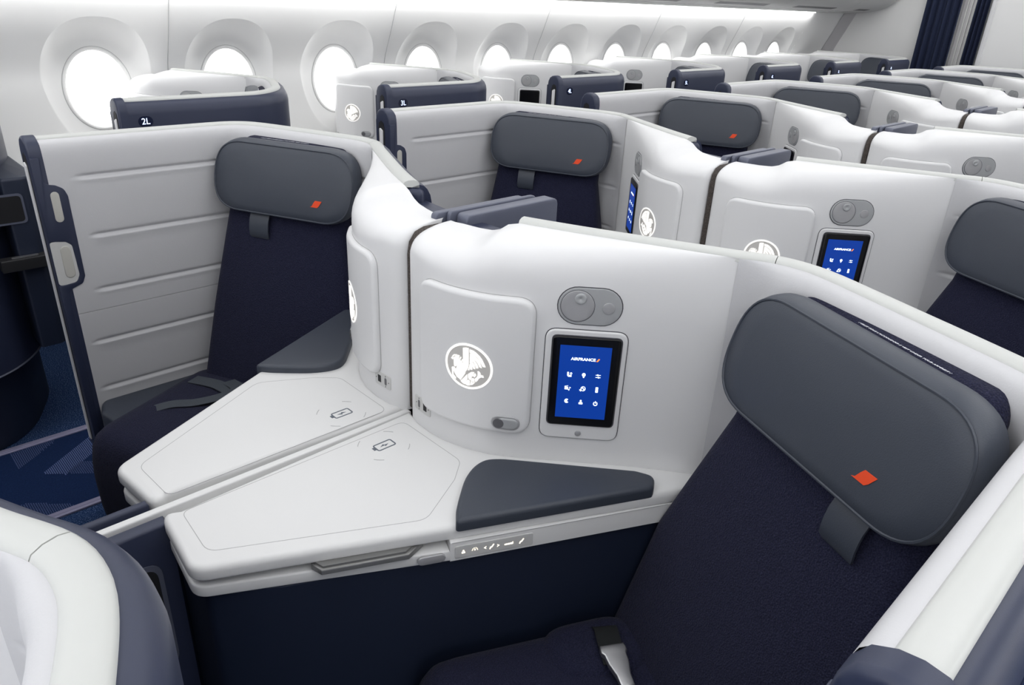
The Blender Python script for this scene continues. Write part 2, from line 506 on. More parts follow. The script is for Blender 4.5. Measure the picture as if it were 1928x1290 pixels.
LOGO = [[[-11.0,37.0],[-5.0,39.0],[1.0,39.0],[2.0,6.0],[1.0,-2.0],[-2.0,-8.0],[-5.0,-13.0],[-9.0,-17.0],[-10.0,3.0]],[[3.0,37.0],[11.0,36.0],[17.0,33.0],[24.0,27.0],[29.0,21.0],[33.0,13.0],[36.0,6.0],[32.0,6.0],[30.0,7.0],[26.0,14.0],[22.0,21.0],[16.0,26.0],[10.0,29.0],[3.0,31.0]],[[4.0,29.0],[10.0,28.0],[15.0,25.0],[21.0,20.0],[25.0,14.0],[29.0,3.0],[24.0,4.0],[23.0,6.0],[20.0,12.0],[15.0,17.0],[9.0,21.0],[4.0,23.0]],[[4.0,22.0],[9.0,20.0],[14.0,16.0],[18.0,11.0],[21.0,6.0],[22.0,1.0],[18.0,0.0],[17.0,2.0],[15.0,7.0],[12.0,12.0],[8.0,15.0],[4.0,16.0]],[[4.0,15.0],[8.0,14.0],[11.0,10.0],[14.0,6.0],[16.0,-2.0],[12.0,-2.0],[11.0,0.0],[9.0,4.0],[7.0,7.0],[4.0,9.0]],[[4.0,7.0],[7.0,5.0],[9.0,2.0],[10.0,-5.0],[6.0,-5.0],[5.0,-3.0],[3.0,1.0]],[[3.0,0.0],[4.0,-3.0],[4.0,-7.0],[0.0,-8.0],[1.0,-5.0]],[[-31.0,11.0],[-29.0,14.0],[-25.0,13.0],[-20.0,11.0],[-14.0,8.0],[-11.0,5.0],[-10.0,-18.0],[-4.0,-14.0],[-15.0,-33.0],[-19.0,-30.0],[-24.0,-28.0],[-26.0,-22.0],[-29.0,-15.0],[-27.0,-13.0],[-25.0,-10.0],[-23.0,-3.0],[-27.0,-7.0],[-30.0,-6.0]],[[-35.0,-10.0],[-30.0,-8.0],[-27.0,-11.0],[-25.0,-18.0],[-24.0,-27.0],[-29.0,-20.0],[-31.0,-16.0],[-32.0,-18.0],[-31.0,-25.0],[-25.0,-31.0],[-26.0,-34.0],[-34.0,-27.0]],[[-37.0,9.0],[-35.0,12.0],[-31.0,11.0],[-33.0,7.0]],[[-35.0,13.0],[-32.0,17.0],[-30.0,15.0],[-32.0,13.0]],[[-31.0,18.0],[-28.0,19.0],[-28.0,17.0],[-30.0,15.0]],[[-27.0,19.0],[-24.0,20.0],[-25.0,14.0],[-27.0,14.0]],[[-23.0,19.0],[-18.0,19.0],[-20.0,12.0],[-24.0,13.0]],[[-16.0,17.0],[-14.0,16.0],[-16.0,11.0],[-19.0,12.0]],[[-12.0,13.0],[-11.0,13.0],[-11.0,8.0],[-14.0,9.0]],[[-1.0,-17.0],[0.0,-26.0],[-4.0,-34.0],[-6.0,-40.0],[-11.0,-38.0],[-15.0,-35.0]],[[1.0,-28.0],[5.0,-30.0],[5.0,-40.0],[0.0,-41.0],[-5.0,-39.0],[-3.0,-33.0]],[[7.0,-31.0],[10.0,-32.0],[16.0,-31.0],[11.0,-37.0],[6.0,-39.0]],[[1.0,-16.0],[3.0,-14.0],[9.0,-20.0],[8.0,-25.0],[6.0,-28.0],[2.0,-25.0],[1.0,-21.0]],[[4.0,-13.0],[8.0,-10.0],[14.0,-9.0],[12.0,-14.0],[11.0,-19.0],[6.0,-16.0]],[[15.0,-11.0],[17.0,-12.0],[18.0,-15.0],[15.0,-20.0],[12.0,-18.0],[13.0,-14.0]],[[12.0,-22.0],[14.0,-24.0],[15.0,-30.0],[11.0,-30.0],[7.0,-30.0],[9.0,-24.0]],[[20.0,-6.0],[23.0,-5.0],[26.0,-8.0],[27.0,-12.0],[32.0,-13.0],[33.0,-17.0],[28.0,-17.0],[24.0,-20.0],[21.0,-26.0],[17.0,-30.0],[15.0,-23.0],[19.0,-19.0],[21.0,-14.0],[21.0,-8.0]]]
ICON = {}
def arc_pts(cx, cy, r, a0, a1, w, n=14):
    o = [(cx+(r+w/2)*math.cos(a0+(a1-a0)*k/n), cy+(r+w/2)*math.sin(a0+(a1-a0)*k/n)) for k in range(n+1)]
    return o+[(cx+(r-w/2)*math.cos(a1+(a0-a1)*k/n), cy+(r-w/2)*math.sin(a1+(a0-a1)*k/n)) for k in range(n+1)]
def person_icon(): return [circle(.0, .28, .2, 14), rpoly([(-.42, -.42), (.42, -.42), (.36, .0), (-.36, .0)], .12, 3)]
ICONS = [
    [[(-.45, .5), (-.12, .5), (-.08, -.1), (.45, -.12), (.45, -.45), (-.2, -.45), (-.42, -.2)], arc_pts(.32, .22, .17, 0, 1.99*PI, .1)],
    [circle(0, .12, .36, 18), [(-.18, -.15), (.18, -.15), (.1, -.5), (-.1, -.5)]],
    [[(-.5, .18), (.5, .18), (.5, .28), (-.5, .28)], circle(-.1, .23, .17, 12), [(-.5, -.28), (.5, -.28), (.5, -.18), (-.5, -.18)], circle(.1, -.23, .17, 12)],
    [[(-.6, -.3), (.1, -.3), (.1, .2), (-.6, .2)], [(-.62, .25), (.05, .42), (.08, .52), (-.62, .38)], circle(.25, -.35, .14, 10), [(.33, -.3), (.4, -.3), (.4, .1), (.62, .0), (.62, .12), (.33, .26)]],
    [arc_pts(.12, .05, .44, 0, 1.99*PI, .1, 24), circle(.0, .22, .16, 8), circle(.28, -.05, .17, 8), [(-.65, -.1), (-.45, -.15), (-.3, .1), (-.2, .05), (-.2, -.2), (.0, -.3), (-.2, -.35), (-.3, -.55), (-.45, -.35), (-.6, -.4), (-.5, -.25)]],
    [rpoly([(-.26, -.55), (.26, -.55), (.26, .55), (-.26, .55)], .1, 3)],
    [arc_pts(0, 0, .30, -.2*PI, -1.75*PI, .28, 20), circle(-.12, -.12, .26, 12)],
    person_icon(),
    [arc_pts(0, -.02, .36, .68*PI, 2.32*PI, .17, 20), [(-.08, .05), (.08, .05), (.08, .5), (-.08, .5)]],
]
ICOPOS = [(.393, .941), (.42, .941), (.447, .941), (.392, .912), (.42, .912), (.447, .912), (.392, .884), (.419, .883), (.447, .882)]

def plate_on(Fm, pts, o0, o1, bev=0.0, step=.012, segs=3):
    bm = bmesh.new(); prism(bm, pts, o0, o1, bev, segs); mapped(bm, Fm, step)
    bmesh.ops.recalc_face_normals(bm, faces=bm.faces[:]); return bm

def flat_on(Fm, polys, off, th=.0004, step=.012):
    bm = bmesh.new()
    for p in polys: prism(bm, p, off, off+th)
    mapped(bm, Fm, step); bmesh.ops.recalc_face_normals(bm, faces=bm.faces[:]); return bm

def line_poly(pts, w, closed=False):
    nn = norm_out(pts, closed)
    a = [(p[0]+q[0]*w/2, p[1]+q[1]*w/2) for p, q in zip(pts, nn)]
    b = [(p[0]-q[0]*w/2, p[1]-q[1]*w/2) for p, q in zip(pts, nn)]
    return a, b
def line_bm(bm, pts, w, z0, z1, closed=True):
    a, b = line_poly(pts, w, closed); n = len(pts)
    A = [[bm.verts.new((*p, z)) for p in r] for z in (z0, z1) for r in (a, b)]
    for i in range(n if closed else n-1):
        j = (i+1) % n
        bm.faces.new((A[2][i], A[2][j], A[3][j], A[3][i])); bm.faces.new((A[0][i], A[0][j], A[2][j], A[2][i])); bm.faces.new((A[1][i], A[1][j], A[3][j], A[3][i]))
    bmesh.ops.recalc_face_normals(bm, faces=bm.faces[:]); return bm
XY = lambda x, y, z: Vector((x, y, z))

def make_suite(side, window=False):
    """the fixed shell of one seat place with console, wall, screen and rails"""
    t = empty('seat_suite'); set_plan(window)
    K = lambda name, bm, m, par=t, sm=40: link(name, bm, m, par, side, sm)
    # ---- white wall
    wl = K('console_wall', wall_bm(), white, sm=60)
    # ---- storage door with lit crest and latch
    door = K('storage_door', plate_on(F, rrect(.078, .800, .324, 1.086, .036, 8), -.002, .013, .009, segs=5), white)
    K('door_seam', plate_on(F, rrect(.0768, .7988, .3252, 1.0872, .037, 8), -.002, .0008), seamg, door)
    K('crest_backing', plate_on(F, circle(.2025, .936, .0445, 36), .0125, .0134), crestbase, door)
    bm = bmesh.new(); line_bm(bm, circle(.2025, .936, .0458, 48), .0042, .0128, .0142)
    mapped(bm, F, .01); K('crest_ring', bm, glow, door)
    K('crest', flat_on(F, [[(.2025+.96*x/1000, .936+z/1000) for x, z in p] for p in LOGO], .0134, .0008), glow, door)
    K('latch_surround', plate_on(F, stadium(.278, .826, .056, .031), .012, .0155, .002), metal, door)
    K('latch', plate_on(F, stadium(.282, .826, .042, .023), .0155, .0185, .003), plate, door)
    K('latch_thumb_recess', plate_on(F, circle(.265, .826, .0105, 20), .0185, .0188), mat_cache('recess'), door)
    # ---- oval control plate
    cp = K('control_plate', plate_on(F, stadium(.420, 1.0775, .116, .071, 14), -.001, .0028, .001), plate)
    K('plate_shadow_gap', plate_on(F, stadium(.420, 1.0775, .1195, .0745, 14), -.001, .0006), dark, cp)
    bm = bmesh.new(); line_bm(bm, circle(.3975, 1.078, .031, 40), .0008, .0026, .0031); mapped(bm, F); K('dial_line', bm, dark, cp)
    K('dial', plate_on(F, circle(.3975, 1.078, .0300, 36), .001, .0040, .0008), metal, cp)
    bm = bmesh.new()
    for k in range(6):
        pass
    rows = []
    for k in range(7):
        r = .0108*math.sin(PI/2*k/6); d = .0042+.0022*math.sin(PI*k/6)
        rows.append([tuple(F(.402+r*math.cos(2*PI*q/20), 1.0925+r*math.sin(2*PI*q/20), d)) for q in range(20)])
    grid(bm, rows, True); bmesh.ops.recalc_face_normals(bm, faces=bm.faces[:]); K('dial_dimple', bm, plate, cp)
    K('reading_light_button', plate_on(F, circle(.4535, 1.0765, .0112, 24), .002, .0042, .0006), metal, cp)
    # ---- touch screen
    bz = K('screen_bezel', plate_on(F, rrect(.344, .797, .4955, 1.030, .021, 7), -.001, .0045, .003), white)
    K('bezel_seam', plate_on(F, rrect(.3425, .7955, .497, 1.0315, .0225, 7), -.001, .0007), dark, bz)
    K('screen_body', plate_on(F, rrect(.3575, .830, .4845, 1.0185, .010, 5), .003, .0085, .002), black, bz)
    K('screen_rim', plate_on(F, rrect(.3555, .828, .4865, 1.0205, .011, 5), .003, .0060, .001), dark, bz)
    K('display', plate_on(F, rrect(.372, .8475, .4675, 1.0015, .0005, 2), .0084, .0088), scrblue, bz)
    flip = (lambda a: a) if side > 0 else (lambda a: .8395-a)
    Fs = (lambda a, z, o: F(flip(a), z, o))
    bm = bmesh.new()
    for (ca, cz), ic in zip(ICOPOS, ICONS):
        for p in ic: prism(bm, [(ca+x*.0096, cz+y*.0105) for x, y in p], .0088, .0092)
    mapped(bm, Fs, .012); bmesh.ops.recalc_face_normals(bm, faces=bm.faces[:]); K('display_symbols', bm, scrwhite, bz, 0)
    bm = text_bm('AIRFRANCE', .0098, .0004, bold=.00028)
    w = max(v.co.x for v in bm.verts)-min(v.co.x for v in bm.verts)
    for v in bm.verts: v.co.x = v.co.x*(.046/w)+.4165; v.co.y = v.co.y*.80+.9742; v.co.z += .0088
    mapped(bm, Fs, .012); bmesh.ops.recalc_face_normals(bm, faces=bm.faces[:]); K('display_lettering', bm, scrwhite, bz, 0)
    K('display_accent', flat_on(Fs, [[(.4405, .9712), (.4438, .9712), (.4472, .9772), (.4445, .9772)]], .0088), scrorange, bz)
    K('home_button', plate_on(F, circle(.4195, .8105, .0062, 20), .004, .0065, .0012), metal, bz)
    # ---- usb sockets
    us = K('usb_socket_plate', plate_on(F, rpoly([(.045, .776), (.101, .776), (.101, .800), (.093, .810), (.045, .810)], .006, 4), -.001, .0018, .001), usbm)
    K('usb_socket', flat_on(F, [[(.078, .785), (.089, .785), (.089, .802), (.078, .802)]], .0018), blackm, us)
    K('usb_socket', flat_on(F, [stadium(.062, .793, .007, .018, 6)], .0018), mat_cache('recess'), us)
    for q in (circle(.052, .793, .0013, 6), circle(.0955, .793, .0013, 6), [(.0613, .804), (.0627, .804), (.0627, .8075), (.0613, .8075)], [(.0613, .779), (.0627, .779), (.0627, .7825), (.0613, .7825)]):
        K('socket_symbol', flat_on(F, [q], .0018), dark, us)
    # ---- rails
    bm = bmesh.new(); sweep_S(bm, RAILP, 0, SR-.0008); K('wall_rail', bm, railm)
    bm = bmesh.new(); sweep_S(bm, RAILP, SR+.0008, SL-.012); K('panel_rail', bm, railm)
    bm = panel_bm(window); pn = K('padded_panel', bm, leather, sm=70)
    osh = K('outer_shell', skin_bm(window), navyp)
    if window:
        bm = bmesh.new(); tube(bm, [(P.x-nn.x*.049, P.y-nn.y*.049, .302) for P, nn in [S.at(SL*k/60) for k in range(12, 60)]], .0035, 6); K('skirt_rim', bm, slatep, osh)
        bp_ = [(P.x+nn.x*.010, P.y+nn.y*.010) for P, nn in [S.at(SL*k/30) for k in range(6, 31)]]
        K('plinth', prism(bmesh.new(), bp_+[(.95, .43), (.6, .95)], .003, .32), navyside)
    # ---- navy end cap of the aisle panel
    bm = bmesh.new()
    rows = []
    n = 20
    zb = .26
    prof = [(1.0475, zb), (1.0475, 1.150), (1.050, 1.170), (1.060, 1.188), (1.076, 1.197), (1.092, 1.200), (1.108, 1.198), (1.122, 1.190), (1.132, 1.175), (1.137, 1.155), (1.138, zb)]
    prism(bm, prof, 0, .030, .008)
    for v in bm.verts: v.co = Vector((v.co.x, .443-v.co.z, v.co.y))
    bmesh.ops.recalc_face_normals(bm, faces=bm.faces[:])
    capo = K('end_cap', bm, navyp)
    bm = bmesh.new(); prism(bm, [(1.079, zb+.03), (1.117, zb+.03), (1.117, 1.13), (1.112, 1.150), (1.098, 1.158), (1.084, 1.150), (1.079, 1.13)], 0, .0012)
    for v in bm.verts: v.co = Vector((v.co.x, .4135-v.co.z, v.co.y))
    bmesh.ops.recalc_face_normals(bm, faces=bm.faces[:]); K('door_slot', bm, blackm, capo)
    bm = bmesh.new(); prism(bm, rpoly([(1.088, zb+.03), (1.108, zb+.03), (1.108, 1.135), (1.088, 1.125)], [0, 0, .006, .006]), 0, .004, .002)
    for v in bm.verts: v.co = Vector((v.co.x, .4125-v.co.z, v.co.y))
    bmesh.ops.recalc_face_normals(bm, faces=bm.faces[:]); K('door_edge', bm, white, capo)
    E = lambda y, z, o: Vector((1.0485-o, y, z))
    outl = [(.413, .28), (.431, .28), (.4315, .667), (.434, .782), (.445, .791), (.472, .801), (.481, .821), (.4815, 1.046), (.475, 1.066), (.457, 1.077), (.438, 1.081), (.4335, 1.090), (.4345, 1.150), (.413, 1.150), (.413, .931), (.452, .924), (.465, .913), (.4685, .828), (.458, .808), (.413, .803)]
    outl = rpoly(outl, [0, 0, .01, .006, .006, .012, .012, .02, .02, .014, .012, .006, .004, 0, 0, 0, .012, .012, .014, 0], 4)
    K('inner_cap_bracket', plate_on(E, outl, -.002, .0035, .0015, step=None), navyp, capo)
    K('handle_recess', plate_on(E, rrect(.414, .805, .467, .928, .008), -.002, .0020, step=None), usbm, capo)
    K('handle_grip', plate_on(E, stadium(.447, .868, .026, .092, 8), .0018, .0040, .003, step=None), cream, capo)
    K('courtesy_light', plate_on(E, stadium(.4505, 1.020, .0205, .082, 8), .0030, .0048, .001, step=None), cream, capo)
    # ---- console
    x0 = .002 if side > 0 else .020
    pts = slab_pts(x0)
    sl = K('console_table', prism(bmesh.new(), pts, .7135, .742, .011, 5, .006), lidw)
    seam = rpoly([(.030, .312), (.155, .304), cpt(.700, .022), (.262, .735), (.222, .783), (.085, .783), (.030, .783)], [.018, .03, .035, .03, .03, .0, .02], 5)
    K('table_seam', line_bm(bmesh.new(), seam, .0011, .7415, .7422), seamg, sl)
    # battery mark and charging arcs
    bm = bmesh.new(); ca = (.0805, .6985) 
    line_bm(bm, [(x+ca[0], y+ca[1]) for x, y in rrect(-.011, -.019, .011, .022, .004, 3)], .0028, .742, .7425)
    prism(bm, [(ca[0]-.005, ca[1]-.0255), (ca[0]+.005, ca[1]-.0255), (ca[0]+.005, ca[1]-.0195), (ca[0]-.005, ca[1]-.0195)], .742, .7425)
    prism(bm, [(ca[0]-.0005, ca[1]+.011), (ca[0]+.0045, ca[1]+.002), (ca[0]+.001, ca[1]+.001), (ca[0]+.001, ca[1]-.009), (ca[0]-.0045, ca[1]+.0005), (ca[0]-.001, ca[1]+.0015)], .742, .7425)
    K('charging_symbol', bm, mark, sl, 0)
    bm = bmesh.new()
    for q in range(4):
        a0 = PI/4+PI/2*q; line_bm(bm, [(ca[0]+.052*math.cos(a0+.0+(k-5)*.04), ca[1]+.052*math.sin(a0+(k-5)*.04)) for k in range(11)], .0012, .742, .7424, False)
    K('charging_area_arc', bm, seamg, sl, 0)
    # lower ledge and recessed gap
    led = rpoly([(x0, .287), (.172, .268), cpt(.7335), cpt(.7335, -.08), (x0, .62)], [.022, .036, 0, 0, 0], 8)
    lg = K('console_ledge', prism(bmesh.new(), led, .674, .698, .004, 3, .004), lidw)
    gap = rpoly([(x0+.02, .330), (.138, .318), cpt(.7335, .018), cpt(.7335, -.08), (x0+.02, .62)], [.022, .036, 0, 0, 0], 8)
    K('ledge_recess', prism(bmesh.new(), gap, .690, .716), lidw, lg)
    band = [cpt(.7335), cpt(1.235), cpt(1.2, .0), cpt(.7335, -.05)]
    bd = K('console_band', prism(bmesh.new(), band, .674, .7150, .003), lidw)
    K('band_seam', plate_on(G, [(.737, .7132), (1.16, .7132), (1.16, .7142), (.737, .7142)], .0, .0005, step=None), seamg, bd)
    # armrest pad
    pc = [(p.x, p.y) for p in catmull([Vector((x, y, 0)) for x, y in [(.360, .657), (.343, .672), (.314, .705), (.285, .742), (.268, .778), (.266, .808), (.282, .834), (.310, .860)]], 4)]
    pad = pc+rpoly([(.310, .860), (.480, 1.008), (.516, 1.024), (.5385, .990), (.3745, .645), (.360, .657)], [0, .03, .02, .014, .007, 0], 5)[1:-1]
    K('armrest_pad', prism(bmesh.new(), pad, .736, .760, .009, 5), slate)
    # control strip
    cs = K('seat_control_strip', plate_on(G, rrect(.742, .679, .887, .7055, .004, 4), -.001, .0015, .0006, step=None), usbm)
    bm = bmesh.new(); sy = lambda cx, pl, k=.006: [prism(bm, [(cx+x*k, .692+y*k) for x, y in p], .0015, .0019) for p in pl]
    recl = [[(-.7, -.8), (-.4, -.9), (-.25, -.4), (.2, -.2), (.75, .8), (.45, .9), (.0, .15), (-.5, -.1)]]
    sy(.757, person_icon(), .008); sy(.778, [circle(0, 0, .25, 8)]+[circle(.8*math.cos(a), .8*math.sin(a)-.1, .14, 6) for a in (0, .6, 1.2, 1.9, 2.5, 3.14)])
    sy(.797, [[(-.5, 0), (.4, .6), (.1, 0), (.4, -.6)]], .005); sy(.809, recl, .006); sy(.821, [[(.5, 0), (-.4, .6), (-.1, 0), (-.4, -.6)]], .005)
    sy(.841, [[(-1, -.3), (1, -.3), (1, .35), (.7, .1), (-1, .0)]], .008); sy(.865, recl, .006)
    mapped(bm, G); bmesh.ops.recalc_face_normals(bm, faces=bm.faces[:]); K('seat_control_symbols', bm, icowarm, cs, 0)
    K('release_button', plate_on(G, stadium(.700, .6875, .050, .0175, 8), -.001, .0035, .0015, step=None), metal)
    # grey tray handle tucked below the table edge
    bm = bmesh.new(); hp = [(.500, -.012), (.515, .006), (.660, .006), (.690, -.020), (.690, -.035), (.500, -.035)]
    prism(bm, [(a, b) for a, b in hp], .702, .7125, .003); prism(bm, [(a, b) for a, b in [(.506, -.012), (.518, .002), (.655, .002), (.68, -.020), (.68, -.035), (.506, -.035)]], .7125, .7165)
    for v in bm.verts: p = SW(SE+v.co.y, v.co.x, v.co.z); v.co = p
    K('tray_handle', bm, mat_cache3('h'))
    # navy body under the console, seat side and front
    sd = rpoly([(.004, .300), (.165, .288), cpt(.45, .050), cpt(1.25, .050), (.54, 1.10), (.30, .93), (.004, .93)], [.01, .03, 0, 0, 0, 0, 0], 5)
    K('console_side', prism(bmesh.new(), sd, .02, .675), navyside)
    return t

def mat_cache3(k):
    if k not in _mc: _mc[k] = mat('dark_satin_handle', (0.24, 0.24, 0.235), 0.38, metal=0.5)
    return _mc[k]
_mc = {}
def mat_cache(k):
    if k not in _mc: _mc[k] = mat('shaded_metal_recess', (0.16, 0.16, 0.17), 0.5, metal=0.4)
    return _mc[k]

# ------------------------------------------------------------------ the seat itself
def superloop(s0, s1, t0, t1, r, n=6):
    return rpoly([(s0, t0), (s1, t0), (s1, t1), (s0, t1)], r, n)

def make_seat(side):
    t = empty('airliner_seat')
    K = lambda name, bm, m, par=t, sm=50: link(name, bm, m, par, side, sm)
    tf = lambda z: 1.068+(z-.45)*.306
    SLt = [(.40, .060), (.68, .058), (.785, .080), (.94, .114), (1.10, .116), (1.17, .128)]
    SRt = [(.40, .562), (.69, .547), (.96, .522), (1.10, .512), (1.17, .500)]
    rows = []
    zs = [.38+.02*k for k in range(38)]+[1.135, 1.146, 1.155, 1.162, 1.166, 1.168]
    for z in zs:
        ins = 0 if z < 1.13 else .028*(1-math.sqrt(max(0, 1-((z-1.13)/.038)**2)))
        th = interp([(.38, .14), (.7, .11), (1.0, .060), (1.17, .052)], z)
        a, b = interp(SLt, z)+ins, interp(SRt, z)-ins
        lp = superloop(a, b, tf(z)+ins, tf(z)+th-ins*.4, .030, 6)
        # belly: push the middle of the front forward a little
        row = []
        for s, q in lp:
            m = (s-a)/(b-a)
            if q < tf(z)+th*.5: q -= .016*math.sin(PI*m)*math.sin(PI*min(1, max(0, (z-.38)/.8)))
            row.append(tuple(SW(s, q, z)))
        rows.append(row)
    bm = bmesh.new(); vs = grid(bm, rows, True); bm.faces.new(vs[-1]); bm.faces.new(vs[0][::-1]); bmesh.ops.recalc_face_normals(bm, faces=bm.faces[:])
    bk = K('backrest', bm, fabric)
    # sewn writing along the top edge
    bm = text_bm('/ GILET SOUS L\'ACCOUDOIR // VEST UNDER YOUR ARMREST /', .0120, .0004, shear=.25)
    w = max(v.co.x for v in bm.verts)-min(v.co.x for v in bm.verts)
    for v in bm.verts:
        u = v.co.x*(.165/w); h = v.co.y; f = v.co.z
        s = .344-side*(-u) if side > 0 else .344-u
        v.co = SW(s, 1.2955+h*.40, 1.1690+f)
    if side < 0: bmesh.ops.reverse_faces(bm, faces=bm.faces[:])
    K('sewn_lettering', bm, thread, bk, 0)
    # ---- headrest
    hc = (.312, 1.068); hw, hh = .240, .105
    def H(s, h, d):      # d = distance in front of the backrest plane
        z = hc[1]+h*.968; q = 1.268+(h*.25)-d*.968; return SW(hc[0]+s, q, z+d*.0)
    outl = rpoly([(-hw, -hh), (hw, -hh), (hw, hh), (-hw, hh)], .098, 12)
    outl = clean(outl); nn = norm_out(outl)
    prof = [(.004, .014), (.0, .004), (.014, .0), (.030, .0005), (.040, .003), (.0455, .0065), (.0485, .011)]
    rows = [[tuple(H(p[0]+q[0]*i, p[1]+q[1]*i, d)) for p, q in zip(outl, nn)] for d, i in prof]
    for k in range(1, 7):
        f = 1-k/6.0; dome = .0485+.006*(1-f*f)
        rows.append([tuple(H((p[0]+q[0]*.011)*f, (p[1]+q[1]*.011)*f, dome)) for p, q in zip(outl, nn)])
    bm = bmesh.new(); vs = grid(bm, rows, True); bm.faces.new(vs[0]); bmesh.ops.remove_doubles(bm, verts=bm.verts[:], dist=1e-6); bmesh.ops.recalc_face_normals(bm, faces=bm.faces[:])
    hr = K('headrest', bm, slate)
    bm = bmesh.new(); tube(bm, [H(p[0]+q[0]*.0075, p[1]+q[1]*.0075, .0478) for p, q in zip(outl, nn)], .0024, 6, True, H(0, 0, 1)-H(0, 0, 0)); K('piping', bm, slate, hr)
    ms = 1 if side > 0 else -1      # the tab always sits on the same hand of the picture
    cx = (.112 if side > 0 else -.124); 
    HH = lambda a, b, o: H(cx+ms*a*.9, -.046+b*.72, .0522+o)
    bm = bmesh.new(); prism(bm, [(-.020, -.013), (.006, -.013), (.012, -.006), (.021, .013), (-.003, .013), (-.008, .004), (-.014, -.010)], 0, .0012); mapped(bm, HH); bmesh.ops.recalc_face_normals(bm, faces=bm.faces[:]); K('red_tab', bm, red, hr)
    # strap hanging under the headrest (a leather loop)
    cs_ = -.055 if side < 0 else .085
    cs_ = .108 if side > 0 else .075
    bm = bmesh.new(); rows = []
    for k, (h, d) in enumerate([(-.085, .020), (-.105, .030), (-.122, .034), (-.138, .034), (-.154, .032), (-.169, .028), (-.177, .022), (-.170, .016), (-.160, .012), (-.12, .010)]):
        wv = .033 if k not in (6,) else .029
        rows.append([tuple(H(cs_+x, h, d+e)) for x, e in ((-wv, 0), (-wv, .004), (wv, .004), (wv, 0))])
    vs = grid(bm, rows, True); bm.faces.new(vs[0]); bm.faces.new(vs[-1][::-1]); bmesh.ops.recalc_face_normals(bm, faces=bm.faces[:]); K('headrest_strap', bm, slate, hr, 30)
    # ---- cushion
    rows = []
    cz = [(.14, .035, 0), (.15, .0, 0), (.24, -.012, 0), (.33, -.014, 0), (.38, -.010, .0), (.425, 0, .001), (.446, .012, .004), (.459, .028, .013), (.466, .055, .032), (.469, .10, .07)]
    for z, fi, si in cz:
        rows.append([tuple(SW(s, q, z)) for s, q in superloop(.070+si, .600-si, .665+fi, 1.120-si*.2, .050, 6)])
    bm = bmesh.new(); vs = grid(bm, rows, True); bm.faces.new(vs[-1]); bm.faces.new(vs[0][::-1]); bmesh.ops.recalc_face_normals(bm, faces=bm.faces[:])
    K('seat_cushion', bm, fabric)
    # raised fabric corner pocket by the console
    pb = [tuple(SW(a, b, 0).xy) for a, b in [(.068, .90), (.20, .90), (.22, 1.10), (.068, 1.10)]]
    K('cushion_corner', prism(bmesh.new(), rpoly(pb, .07, 8), .40, .480, .030, 6), fabric)
    # ---- side bolster
    bp = [(1.048, .452), (1.050, .800), (1.020, .800), (.965, .68), (.935, .565), (.880, .452), (.985, .430)]
    bo = K('side_bolster', prism(bmesh.new(), rpoly(bp, [.03, .02, .04, .1, .05, .03, .04], 6), .33, .432, .016, 6), slate)
    K('bolster_base', prism(bmesh.new(), rpoly([(1.048, .465), (1.050, .80), (.95, .80), (.86, .47), (.985, .445)], .02), .05, .335), fabric, bo)
    # ---- belt
    bl = empty('seat_belt'); bl.parent = t
    def ribbon(path, w, m, name, par, thick=.002):
        bm = bmesh.new(); rows = []
        P = catmull([Vector(p) for p in path], 6)
        for i, p in enumerate(P):
            tn = (P[min(i+1, len(P)-1)]-P[max(i-1, 0)]).normalized(); u = tn.cross(Vector((0, 0, 1))).normalized()
            if isinstance(w, tuple): pass
            rows.append([tuple(p+u*w/2), tuple(p+u*w/2+Vector((0, 0, thick))), tuple(p-u*w/2+Vector((0, 0, thick))), tuple(p-u*w/2)])
        vs = grid(bm, rows, True); bm.faces.new(vs[0]); bm.faces.new(vs[-1][::-1]); bmesh.ops.recalc_face_normals(bm, faces=bm.faces[:])
        return K(name, bm, m, par, 40)
    ribbon([SW(.56, .80, .458), SW(.50, .87, .471), SW(.44, .91, .473), SW(.38, .96, .484), SW(.37, 1.01, .486), SW(.44, 1.05, .474)], .040, webbing, 'lap_strap', bl)
    ribbon([SW(.55, 1.02, .470), SW(.46, 1.02, .474), SW(.38, 1.0, .476), SW(.28, .99, .472)], .045, webbing, 'lap_strap', bl)
    ribbon([SW(.100, 1.030, .470), SW(.112, 1.028, .484), SW(.125, 1.026, .489), SW(.150, 1.020, .490), SW(.20, 1.012, .486)], .046, blackw, 'buckle_strap', bl)
    bm = bmesh.new(); lid = [(-.022, .0), (-.024, -.006), (-.024, -.012), (-.020, -.016), (-.019, -.03), (-.013, -.048), (-.012, -.066), (.012, -.066), (.013, -.048), (.019, -.03), (.020, -.016), (.024, -.012), (.024, -.006), (.022, .0)]
    lid = [(a*1.05, b) for a, b in lid]
    prism(bm, lid, 0, .010, .003)
    bd_ = (Vector((.652, .808))-Vector((.589, .845))); 
    ang = math.atan2(-.040, .048)
    d = Vector((.87, -.50)).normalized() ; e = Vector((d.y*-1, d.x))
    for v in bm.verts:
        a, b, c = v.co; q = Vector((.588, .846))-d*b*1.35+e*a; v.co = Vector((q.x, q.y, .492+c+b*.10))
    bmesh.ops.recalc_face_normals(bm, faces=bm.faces[:]); K('buckle', bm, steel, bl)
    return t

# ------------------------------------------------------------------ cabin shell
XW = [(.0, -2.74), (.5, -2.79), (.9, -2.800), (1.10, -2.792), (1.18, -2.782), (1.27, -2.745), (1.36, -2.702), (1.45, -2.664), (1.545, -2.622), (1.7, -2.56), (1.9, -2.45), (2.2, -2.2)]
_cx = catmull([Vector((z, x, 0)) for z, x in XW], 8)
XWT = [(p.x, p.y) for p in _cx]
def xw(z): return interp(XWT, z)
PITCH_W = .635
Y_W = [1.096+PITCH_W*k for k in range(-3, 11)]
ZC, HWo, HHo = 1.092, .146, .181
XWIN = -2.818

